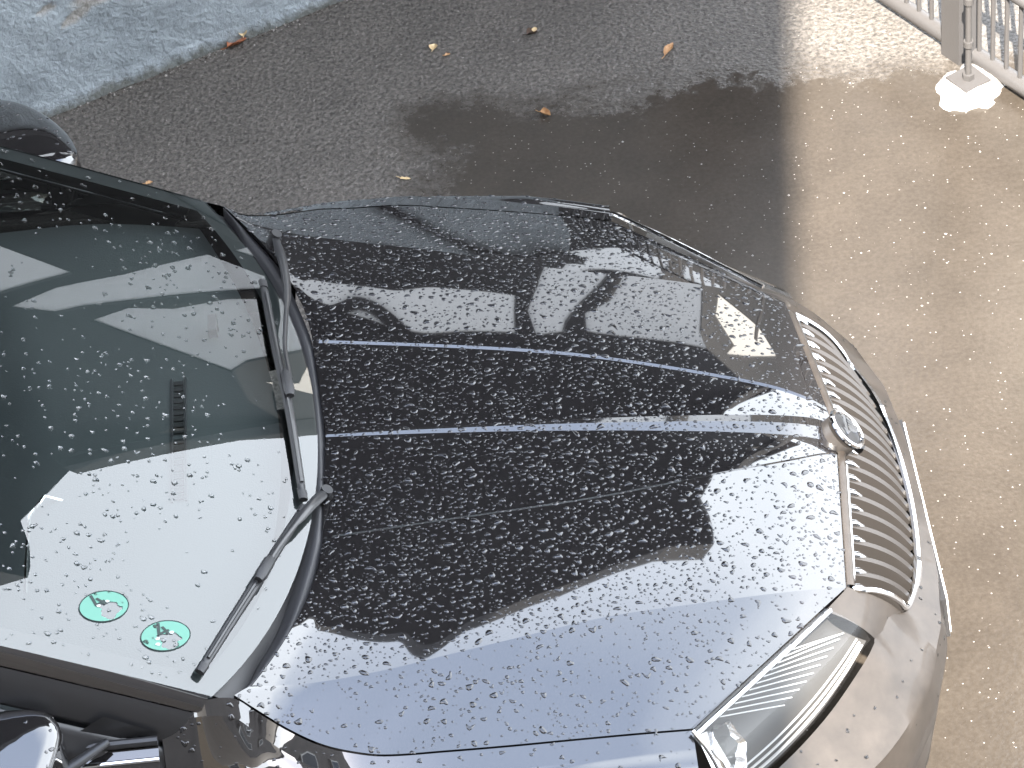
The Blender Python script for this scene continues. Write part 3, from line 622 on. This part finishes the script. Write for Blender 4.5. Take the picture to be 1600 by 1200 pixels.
# --- grille
def lip(y):   # lower front edge of the bonnet
    f = HG[:, -1]; return np.array([np.interp(y, f[:, 1], f[:, 0]), y, np.interp(y, f[:, 1], f[:, 2])])
yt = np.linspace(-.405, .405, 41)
gtop = np.array([lip(y)+np.array([.012, 0, -.030]) for y in yt])
def glow(y): return np.array([.0-.30*y*y-.02*(abs(y)/.35)**6, y, .575+.02*(abs(y)/.35)**4])
gbot = np.array([glow(y*.36/.405) for y in yt])
sheet('grille_surround', loft(np.array([lip(y)+np.array([.003, 0, -.012]) for y in yt]), gtop+np.array([.006, 0, .003]), 6, .006, (1, 0, .6)), VEIL, CAR)
gr = loft(gtop, gbot, 12, .018, (.7, 0, .7)); GRI = sheet('grille', gr-np.array([.030, 0, .012]), GRILLEBLACK, CAR)
rib_me = None
for k in range(20):
    y = -.40+.042*k+.001
    if abs(y) > .40: continue
    cc = np.array([np.array([np.interp(y*(1-.11*i/11), r[:, 1], r[:, 0]), y*(1-.11*i/11), np.interp(y*(1-.11*i/11), r[:, 1], r[:, 2])]) for i, r in enumerate(gr)])
    V = []; F = []
    for p in cc:
        for dy, dn in ((-.0075, -.030), (-.0065, -.004), (0, .001), (.0065, -.004), (.0075, -.030)): V.append(p+np.array([.72*dn, dy, .69*dn]))
    F = grid_faces(len(cc), 5); F.append((0, 1, 2, 3, 4)); o = obj('rib', V, F, GRILLEBLACK, GRI, angle=40)
    b = MB(); b.tube([tuple(cc[0]+np.array([.001, 0, .002])), tuple(cc[1]+np.array([.002, 0, .003])), tuple(cc[2]+np.array([.001, 0, .001]))], [.0078, .0078, .003], 8, flat=.8); b.build('rib_cap', CHROME, GRI)
# chrome surround: two upper arms either side of the badge, sides and sill
for s in (1, -1):
    q = [gtop[int(round(20+s*k))] for k in range(4, 21, 2)]+[gr[i, 40 if s > 0 else 0] for i in (3, 6, 9)]+[gbot[int(round(20+s*k))] for k in range(20, -1, -2)]
    P = spline([tuple(np.array(p)+np.array([.004, 0, .004])) for p in q], 70)
    b = MB(); b.tube(P, np.r_[np.full(46, .0062), np.linspace(.008, .011, 6), np.full(18, .0085)], 8); b.build('chrome_surround', CHROME, GRI)
# badge: chrome ring, dark field, winged arrow
BC = Vector((-.122, 0, .764)); bx_ = Vector((.74, 0, .67)).normalized(); by_ = Vector((0, 1, 0)); bz_ = bx_.cross(by_).normalized()*-1
BDG = empty('badge', tuple(BC)); BDG.parent = CAR; BDG.matrix_parent_inverse = Matrix.Translation(-CAR.location)
def badd(o): o.parent = BDG; o.matrix_parent_inverse = Matrix.Translation(-BDG.location); return o
bp = lambda u, v, n=0: BC+by_*u+bz_*v+bx_*n
b = MB(); b.tube([bp(.044*math.cos(a), .044*math.sin(a), .006) for a in np.linspace(0, 2*math.pi, 41)[:-1]], .0055, 8, closed=True, up=tuple(bx_)); badd(b.build('ring', CHROME))
V = [bp(0, 0, .009)]+[bp(.042*math.cos(a), .042*math.sin(a), .004) for a in np.linspace(0, 2*math.pi, 41)[:-1]]; badd(obj('field', V, [(0, 1+k, 1+(k+1) % 40) for k in range(40)], SATIN))
def plate2d(name, pts, h=.012, m=CHROME):
    n = len(pts); V = [bp(*p, h) for p in pts]+[bp(*p, h-.005) for p in pts]; F = [tuple(range(n))]+[(k, (k+1) % n, n+(k+1) % n, n+k) for k in range(n)]; badd(obj(name, V, F, m, smooth=False))
plate2d('arrow', [(-.028, -.010), (-.012, -.022), (-.012, -.014), (.030, -.014), (.030, -.006), (-.012, -.006), (-.012, .002)])
for k in range(3): plate2d('feather', [(.004+.009*k, -.003), (.010+.009*k, -.003), (.012+.006*k, .026-.004*k), (.004+.006*k, .028-.004*k)])
plate2d('wing_root', [(-.010, .002), (.003, -.003), (.004, .028), (-.006, .018)])
b = MB(); b.tube([tuple(BC-bx_*.03), tuple(BC-bx_*.008)], [.043, .043], 24, up=(0, 1, 0)); badd(b.build('housing', GRILLEBLACK))
# --- headlamps
T_ = [(-.236, .474, .757), (-.30, .537, .761), (-.37, .605, .767), (-.44, .672, .771), (-.535, .760, .774)]
B_ = [(-.150, .487, .662), (-.20, .55, .640), (-.27, .625, .617), (-.36, .710, .607), (-.485, .825, .625)]
for s in (1, -1):
    HL = empty('headlamp', (-.33, .62*s, .70)); HL.parent = CAR; HL.matrix_parent_inverse = Matrix.Translation(-CAR.location)
    def hadd(o): o.parent = HL; o.matrix_parent_inverse = Matrix.Translation(-HL.location); return o
    t = spline(T_, 30); q = spline(B_, 30); nn = np.array([.55, .55, .62])
    lens = loft(t, q, 16, .024, nn); hadd(sheet('lens', mir(lens, s), LENS, flip=(s > 0)))
    buck = loft(t-nn*.012, q-nn*.014, 12, -.028, nn); hadd(sheet('bucket', mir(buck, s), LAMPDARK, flip=(s > 0)))
    # chrome strip along the top edge, the bright edge one sees beside the bonnet
    b = MB(); b.tube([tuple(p) for p in mir(t+np.array([.010, .004, -.003]), s)], .0052, 8); hadd(b.build('top_bezel', CHROME))
    b = MB(); b.tube([tuple(p) for p in mir(lens[:, -1]+np.array([.006, -.004, 0]), s)], .004, 8); hadd(b.build('rear_bezel', CHROME))
    # light guides along the lower edge
    for k, f in enumerate((.93, .85, .77)):
        li = t*(1-f)+q*f+nn*(.016*4*f*(1-f)-.010); b = MB(); b.tube([tuple(p) for p in mir(li[1:-2], s)], .0032-.0005*k, 6); hadd(b.build('light_guide', LAMPWHITE))
    # thin vertical fins of the indicator
    for k in range(11):
        at_ = lambda A, f_: A[int(f_)]*(1-f_ % 1)+A[int(f_)+1]*(f_ % 1); j = 8+k*1.5; j2 = max(1., j-9); a = at_(t, j)*.86+at_(q, j)*.14-nn*.016; c = at_(t, j2)*.42+at_(q, j2)*.58-nn*.012
        b = MB(); b.tube([tuple(mir(a, s)), tuple(mir((a+c)/2-nn*.006, s)), tuple(mir(c, s))], .0015, 5); hadd(b.build('fin', LAMPWHITE))
    # reflector bowl of the main beam towards the wing, seen as crumpled chrome
    j = 24; ctr = t[j]*.5+q[j]*.5-nn*.030; ax_ = Vector((.78, .35, .5)).normalized(); r0 = Vector((0, 1, 0)).cross(ax_).normalized(); r1_ = ax_.cross(r0)
    V = []; 
    for i, (rr, dp) in enumerate(((.010, -.03), (.026, -.026), (.040, -.012), (.050, .006), (.056, .014))):
        for k in range(24):
            a = 2*math.pi*k/24; w_ = 1+.10*math.sin(6*a); p = Vector(ctr)+r0*math.cos(a)*rr*w_+r1_*math.sin(a)*rr*w_*.8+ax_*dp; V.append(mir(np.array(p), s))
    F = [((i*24+k), (i*24+(k+1) % 24), ((i+1)*24+(k+1) % 24), ((i+1)*24+k)) for i in range(4) for k in range(24)]; hadd(obj('reflector_bowl', V, F, REFLECTOR, angle=50))
    b = MB(); c0 = mir(np.array(Vector(ctr)-ax_*.01), s); c1 = mir(np.array(Vector(ctr)+ax_*.018), s); b.tube([tuple(c0), tuple(c1)], [.024, .020], 16); hadd(b.build('projector', LENS))
    rf = [t[28]*.9+q[27]*.1-nn*.006, t[28]*.3+q[28]*.7-nn*.008, t[25]*.2+q[25]*.8-nn*.010, t[25]*.8+q[25]*.2-nn*.022]; hadd(obj('side_reflector', mir(np.array(rf), s), [(0, 1, 2, 3)], REFLECTOR, smooth=False))
# --- front apron (bumper)
ye = [0, .10, .20, .29, .352, .405, .44, .487, .55, .625, .71, .825, .885]
top = [glow(y)+np.array([.004, 0, -.012]) for y in (0, .10, .20, .29, .352)]+[np.array([-.105, .402, .640]), np.array([-.135, .445, .655])]+[np.array(p)+np.array([.006, .004, -.008]) for p in B_]+[np.array([-.60, .875, .66])]
xb = lambda y: np.interp(y, [0, .2, .35, .5, .65, .75, .82, .87, .90], [.036, .031, .014, -.034, -.125, -.23, -.355, -.50, -.66])
lv = [top]
for z, dx, k in ((.535, 0, 1.0), (.46, .012, 1.012), (.40, .006, 1.012), (.37, -.012, 1.0), (.27, -.008, 1.0), (.22, -.035, .98), (.20, -.09, .95)):
    lv.append([np.array([xb(min(.9, y))+dx, y*k*(1.0 if y < .8 else 1.015), z]) for y in ye])
lv = [np.array(spline([tuple(p) for p in l], 50)) for l in lv]
rows = []
for i in range(len(lv)-1): rows += list(loft(lv[i], lv[i+1], 5))[(0 if i == 0 else 1):]
half = np.array(rows); full = np.concatenate([half[:, :0:-1]*MIR, half], axis=1)
BMP = sheet('front_apron', full, VEIL, CAR, flip=True, angle=35)
# filler panel between grille and lamp
for s in (1, -1):
    a = [lip(.412)+np.array([.004, 0, -.012]), np.array([-.236, .474, .748])]; c = [np.array([-.070, .368, .602]), np.array([-.140, .478, .655])]
    G = np.array([[np.array(a[0])*(1-u)+np.array(a[1])*u for u in np.linspace(0, 1, 6)], [np.array(c[0])*(1-u)+np.array(c[1])*u for u in np.linspace(0, 1, 6)]]); G = loft(G[0], G[1], 8, .012, (.6, .2, .6))
    sheet('corner_filler', mir(G, s), VEIL, BMP, flip=(s > 0))
    b = MB(); b.box((-.118, .60*s, .325), .03, .20, .07, Matrix.Rotation(-.60*s, 3, 'Z')); b.build('fog_lamp_grille', GRILLEBLACK, BMP, smooth=False)
b = MB(); b.box((.038, 0, .452), .012, .535, .115, Matrix.Rotation(-.08, 3, 'Y')); b.build('plate_holder', SATIN, BMP, smooth=False)
b = MB(); b.box((.0455, 0, .454), .004, .52, .108, Matrix.Rotation(-.08, 3, 'Y')); b.build('number_plate', PLATEWHITE, BMP, smooth=False)
b = MB(); b.box((.008, 0, .315), .03, .60, .06); b.build('lower_intake', GRILLEBLACK, BMP, smooth=False)
# --- mirrors
MIRG = {}
for s in (1, -1):
    MR = empty('door_mirror', (-1.75, .93*s, 1.0)); MR.parent = CAR; MR.matrix_parent_inverse = Matrix.Translation(-CAR.location)
    def madd(o): o.parent = MR; o.matrix_parent_inverse = Matrix.Translation(-MR.location); return o
    yy = -.03+np.array([.80, .815, .85, .90, .96, 1.02, 1.075, 1.125, 1.155, 1.165]); xf = np.array([-1.74, -1.690, -1.668, -1.676, -1.698, -1.732, -1.772, -1.825, -1.875, -1.915]); xk = np.full(10, -1.925)-.02*(yy-.9)/.27
    zt = .012+np.array([1.06, 1.084, 1.084, 1.078, 1.068, 1.056, 1.045, 1.03, 1.01, .985]); zl = np.array([.965, .945, .93, .92, .915, .915, .92, .93, .95, .975])
    sec = []
    for k in range(10):
        c = (xk[k], (zt[k]+zl[k])/2); hx = xf[k]-xk[k]; hz = (zt[k]-zl[k])/2
        sec.append([(c[0]+hx*max(0, math.cos(a))**.3, yy[k], c[1]+hz*math.copysign(abs(math.sin(a))**.3, math.sin(a))) for a in np.linspace(math.pi/2, -math.pi/2, 21)])
    S2 = np.array([spline([tuple(sec[k][j]) for k in range(10)], 28) for j in range(21)]).transpose(1, 0, 2)
    G = mir(S2, s); MIRG[s] = G; madd(sheet('housing', G, PAINT, flip=(s < 0)))
    V = [tuple(p) for p in mir(S2[:, 0]+np.array([-.001, 0, -.006]), s)]+[tuple(p) for p in mir(S2[::-1, -1]+np.array([-.001, 0, .006]), s)]; madd(obj('mirror_glass', V, [tuple(range(len(V)))], CHROME, smooth=False))
    b = MB(); b.tube([tuple(mir(np.array(p), s)) for p in ((-1.60, .79, .985), (-1.68, .85, .985), (-1.78, .90, .985))], [.008, .013, .018], 10, flat=.8); madd(b.build('foot', SATIN))
    b = MB(); b.tube([tuple(mir(np.array(p)+np.array([.0, 0, .004]), s)) for p in S2[2:-3, 12]], .004, 6); madd(b.build('indicator_strip', SATIN))
# --- wheels
for s in (1, -1):
    WH = empty('wheel', (-.90, .80*s, .32)); WH.parent = CAR; WH.matrix_parent_inverse = Matrix.Translation(-CAR.location)
    def wadd(o): o.parent = WH; o.matrix_parent_inverse = Matrix.Translation(-WH.location); return o
    prof = [(.20, -.10), (.30, -.105), (.318, -.08), (.32, 0), (.318, .07), (.30, .095), (.20, .09)]; V = []
    for k in range(40):
        a = 2*math.pi*k/40
        for r, dy in prof: V.append((-.90+r*math.cos(a), .78*s+dy*s, .32+r*math.sin(a)))
    n = len(prof); F = [(k*n+j, k*n+j+1, ((k+1) % 40)*n+j+1, ((k+1) % 40)*n+j) for k in range(40) for j in range(n-1)]; wadd(obj('tyre', V, F, RUBBER, angle=40))
    b = MB(); 
    for k in range(5):
        a = 2*math.pi*k/5; b.tube([(-.90, .85*s, .32), (-.90+.205*math.cos(a), .855*s, .32+.205*math.sin(a))], [.035, .025], 8, up=(0, 1, 0), flat=.4)
    b.tube([(-.90+.205*math.cos(a), .85*s, .32+.205*math.sin(a)) for a in np.linspace(0, 2*math.pi, 41)[:-1]], .014, 8, closed=True, up=(0, 1, 0)); wadd(b.build('rim', GALV))
# --- emission badges on the pane
def badge_sticker(y, q, rot, holeshift, seed, paper):
    o_ = Vector(inner(y, q, -.0015)); e1 = (Vector(inner(y+.01, q, -.0015))-o_).normalized(); e2 = (Vector(inner(y, q+.01, -.0015))-o_).normalized()
    SB = empty('emission_badge', tuple(o_)); SB.parent = CAR; SB.matrix_parent_inverse = Matrix.Translation(-CAR.location)
    def sadd(o): o.parent = SB; o.matrix_parent_inverse = Matrix.Translation(-SB.location); return o
    nrm_ = e1.cross(e2).normalized(); nrm_ = nrm_ if nrm_.z > 0 else -nrm_; R0 = .043
    P = lambda a, b_, n=0: tuple(o_+(e1*(a*math.cos(rot)-b_*math.sin(rot))+e2*(a*math.sin(rot)+b_*math.cos(rot)))*R0+nrm_*n)
    rs = np.random.default_rng(seed); hx, hy = holeshift; n = 72; V = []; 
    ph = rs.uniform(0, 6.28, 5)
    for k in range(n):
        a = 2*math.pi*k/n; ca, sa = math.cos(a), math.sin(a)
        r = .50*(1+.18*math.sin(2*a+ph[0])+.16*math.sin(3*a+ph[1])+.10*math.sin(5*a+ph[2])+.06*math.sin(8*a+ph[3])+.03*rs.normal())
        bq = hx*ca+hy*sa; ro = -bq+math.sqrt(bq*bq+1-hx*hx-hy*hy); r = min(r, ro*.93)
        V.append(P(hx+ca*r, hy+sa*r)); V.append(P(hx+ca*ro, hy+sa*ro))
    F = [(2*k, 2*k+1, 2*((k+1) % n)+1, 2*((k+1) % n)) for k in range(n)]; sadd(obj('green_disc', V, F, STICKER, smooth=False))
    b = MB(); b.tube([P(math.cos(a), math.sin(a)) for a in np.linspace(0, 2*math.pi, 49)[:-1]], .0011, 5, closed=True); sadd(b.build('dark_rim', STICKDARK))
    def bar(p0, p1, w_):
        dx, dy = p1[0]-p0[0], p1[1]-p0[1]; l = math.hypot(dx, dy); nx, ny = -dy/l*w_, dx/l*w_
        return [(p0[0]+nx, p0[1]+ny), (p1[0]+nx, p1[1]+ny), (p1[0]-nx, p1[1]-ny), (p0[0]-nx, p0[1]-ny)]
    V = []; F = []; g = lambda p: p
    for k, (p0, p1) in enumerate((((.18, .92), (-.18, .24)), ((-.22, .25), (.30, .25)), ((.17, .60), (.15, .06)))):
        b0 = len(V); V += [P(*g(c), .0006+.0002*k) for c in bar(p0, p1, .065)]; F.append((b0, b0+1, b0+2, b0+3))
    sadd(obj('number_four', V, F, STICKDARK, smooth=False))
    for k in range(paper):
        a = rs.uniform(-.6, 1.8)+k*1.2; c = (hx+.52*math.cos(a), hy+.52*math.sin(a)); V = [P(c[0]+.13*rs.uniform(.5, 1)*math.cos(w2), c[1]+.13*rs.uniform(.5, 1)*math.sin(w2), .0009) for w2 in np.linspace(0, 6.28, 8)[:-1]]; sadd(obj('torn_paper', V, [tuple(range(7))], STICKWHITE, smooth=False))
    return SB
badge_sticker(-.576, .298, R_(-17), (.0, -.32), 4, 2)
badge_sticker(-.609, .155, R_(-32), (-.02, -.36), 9, 3)
# ------------------------------------------------------------------ rain drops standing on the car (nobody could count them: stuff)
def raindrops(name, grids, count, mat_, parent, label, rmin, rmean, rmax, dens=None, seed=1, elong=(1.0, 2.1), height=.36, gap=1.0):
    rs = np.random.default_rng(seed)
    Ps = []; Ns = []; Xs = []; Rs = []
    for gi, (G, flip) in enumerate(grids):
        G = np.asarray(G, float); a = G[:-1, :-1]; b = G[:-1, 1:]; c = G[1:, 1:]; d = G[1:, :-1]
        nr = np.cross(b-d, c-a); ar = np.linalg.norm(nr, axis=2); nr = nr/(ar[..., None]+1e-12)
        nr = np.where(nr[..., 2:3] < 0, -nr, nr)
        pr = (ar*(nr[..., 2] > .05)).ravel(); pr /= pr.sum()
        k = int(count*ar.sum()/sum(np.linalg.norm(np.cross(np.asarray(g)[:-1, 1:]-np.asarray(g)[1:, :-1], np.asarray(g)[1:, 1:]-np.asarray(g)[:-1, :-1]), axis=2).sum() for g, _ in grids)*2.2)
        id_ = rs.choice(len(pr), k, p=pr); i, j = np.unravel_index(id_, ar.shape); u = rs.random(k)[:, None]; v = rs.random(k)[:, None]
        P = a[i, j]*(1-u)*(1-v)+b[i, j]*(1-u)*v+c[i, j]*u*v+d[i, j]*u*(1-v); n = nr[i, j]
        keep = np.ones(k, bool)
        if dens is not None: keep = rs.random(k) < np.array([dens(p) for p in P])
        Ps.append(P[keep]); Ns.append(n[keep])
    P = np.concatenate(Ps); Nn = np.concatenate(Ns); k = len(P)
    r = np.clip(rmean*np.exp(rs.normal(0, .52, k)), rmin, rmax); el_ = rs.uniform(*elong, k); el_ = np.where(r < rmean*.7, np.minimum(el_, 1.25), el_)
    o = np.argsort(-r); P, Nn, r, el_ = P[o], Nn[o], r[o], el_[o]
    cell = {}; ok = []; cs = rmax*2.6
    for q in range(k):
        key = (int(P[q, 0]/cs), int(P[q, 1]/cs)); R0 = r[q]*math.sqrt(el_[q]); hit = False
        for ax_ in (-1, 0, 1):
            for bx2 in (-1, 0, 1):
                for w_ in cell.get((key[0]+ax_, key[1]+bx2), ()):
                    dd = P[w_]-P[q]
                    if dd@dd < (gap*(R0+r[w_]*math.sqrt(el_[w_])))**2: hit = True; break
                if hit: break
            if hit: break
        if hit: continue
        cell.setdefault(key, []).append(q); ok.append(q)
        if len(ok) >= count: break
    P, Nn, r, el_ = P[ok], Nn[ok], r[ok], el_[ok]; n = len(ok); S = 12
    an = rs.normal(.12, .45, n); X = np.stack([np.cos(an), np.sin(an), np.zeros(n)], 1); X -= Nn*(X*Nn).sum(1)[:, None]; X /= np.linalg.norm(X, axis=1)[:, None]; Y = np.cross(Nn, X)
    th = np.linspace(0, 2*np.pi, S+1)[:-1][None]; ph = rs.uniform(0, 6.28, (4, n, 1)); big = np.clip(r/rmean, .3, 1.3)[:, None]
    rad = 1+big*(.16*rs.random((n, 1))*np.cos(2*th+ph[0])+.17*rs.random((n, 1))*np.cos(3*th+ph[1])+.07*rs.random((n, 1))*np.cos(5*th+ph[2]))
    ex = rad*np.cos(th)*np.sqrt(el_)[:, None]; ey = rad*np.sin(th)/np.sqrt(el_)[:, None]; ey = ey+(rs.normal(0, .22, (n, 1))*big)*(ex**2-.5)
    sk = rs.normal(0, .12, (n, 1)); V = []
    for f, h in ((1.0, -.06), (.90, .52), (.64, .90)):
        V.append(P[:, None]+(X[:, None]*(ex*f+sk*(1-f))[..., None]+Y[:, None]*(ey*f)[..., None])*r[:, None, None]+Nn[:, None]*(r*height*h/np.sqrt(el_))[:, None, None])
    top = (P+X*(sk*r[:, None])+Nn*(r*height/np.sqrt(el_))[:, None])[:, None]
    V = np.concatenate(V+[top], axis=1); nv = 3*S+1; V = V.reshape(-1, 3)
    k0 = np.arange(S); k1 = (k0+1) % S
    quads = np.concatenate([np.stack([g*S+k0, g*S+k1, (g+1)*S+k1, (g+1)*S+k0], 1) for g in (0, 1)]); tris = np.stack([2*S+k0, 2*S+k1, np.full(S, 3*S)], 1)
    base = (np.arange(n)*nv)[:, None, None]; Q = (quads[None]+base).reshape(-1, 4); T = (tris[None]+base).reshape(-1, 3)
    me = bpy.data.meshes.new(name); me.vertices.add(len(V)); me.vertices.foreach_set('co', V.ravel())
    me.loops.add(Q.size+T.size); me.loops.foreach_set('vertex_index', np.concatenate([Q.ravel(), T.ravel()]).astype(np.int32))
    me.polygons.add(len(Q)+len(T)); me.polygons.foreach_set('loop_start', np.concatenate([np.arange(len(Q))*4, Q.size+np.arange(len(T))*3]).astype(np.int32))
    me.polygons.foreach_set('loop_total', np.concatenate([np.full(len(Q), 4), np.full(len(T), 3)]).astype(np.int32)); me.update(calc_edges=True)
    me.polygons.foreach_set('use_smooth', [True]*len(me.polygons)); me.materials.append(mat_)
    ob = bpy.data.objects.new(name, me); col.objects.link(ob); ob.parent = parent; ob.matrix_parent_inverse = Matrix.Translation(-parent.location); tag(ob, label, kind='stuff')
    return ob
def bonnet_density(p):
    y = p[1]; d = 1.0
    yr = np.interp(p[0], [-1.3, -.66, -.19], [.66, .51, .42])
    if y < -yr: d = .34                       # drops have run off the outer flank
    if p[0] > -.42: d *= .62
    d *= .62+.38*min(1, max(0, .6+1.2*math.sin(11*p[0]+5*math.sin(6*p[1]))*math.sin(9*p[1]+4*math.sin(7*p[0]))))      # denser and barer patches
    return d
raindrops('raindrops_on_bonnet', [(HG, False)], 11500, DROPDARK, CAR, 'dense rain drops beaded all over the black bonnet', .0009, .0022, .0075, bonnet_density, 2)
def wing_density(p): return .8 if p[1] > 0 else (.35 if p[2] > .72 else .12)
raindrops('raindrops_on_wings', [(WINGS[1][1][:26], False), (WINGS[-1][1][:30], False)], 620, DROPDARK, CAR, 'rain drops scattered on the black wings', .0011, .0026, .006, wing_density, 3)
WGO = WG[2:, 1:-1]+np.array([.485, 0, .875])*.0004
raindrops('raindrops_on_windscreen', [(WGO, False)], 1150, DROPGLASS, CAR, 'sparse rain drops on the windscreen', .0011, .0024, .0056, lambda p: .25+.75*(math.sin(9*p[0]+4*p[1])*math.sin(7*p[1]-3*p[0]+1) > -.1), 4, (1.0, 1.6), .5)
raindrops('raindrops_on_mirrors', [(MIRG[1], False), (MIRG[-1], False)], 170, DROPDARK, CAR, 'rain drops on the black mirror housings', .0012, .0026, .005, None, 5, (1.0, 1.6))
raindrops('raindrops_on_apron', [(full[:14, 8:-8], False)], 150, DROPGLASS, CAR, 'a few rain drops on the front apron', .001, .0022, .0045, None, 6, (1.0, 1.6))
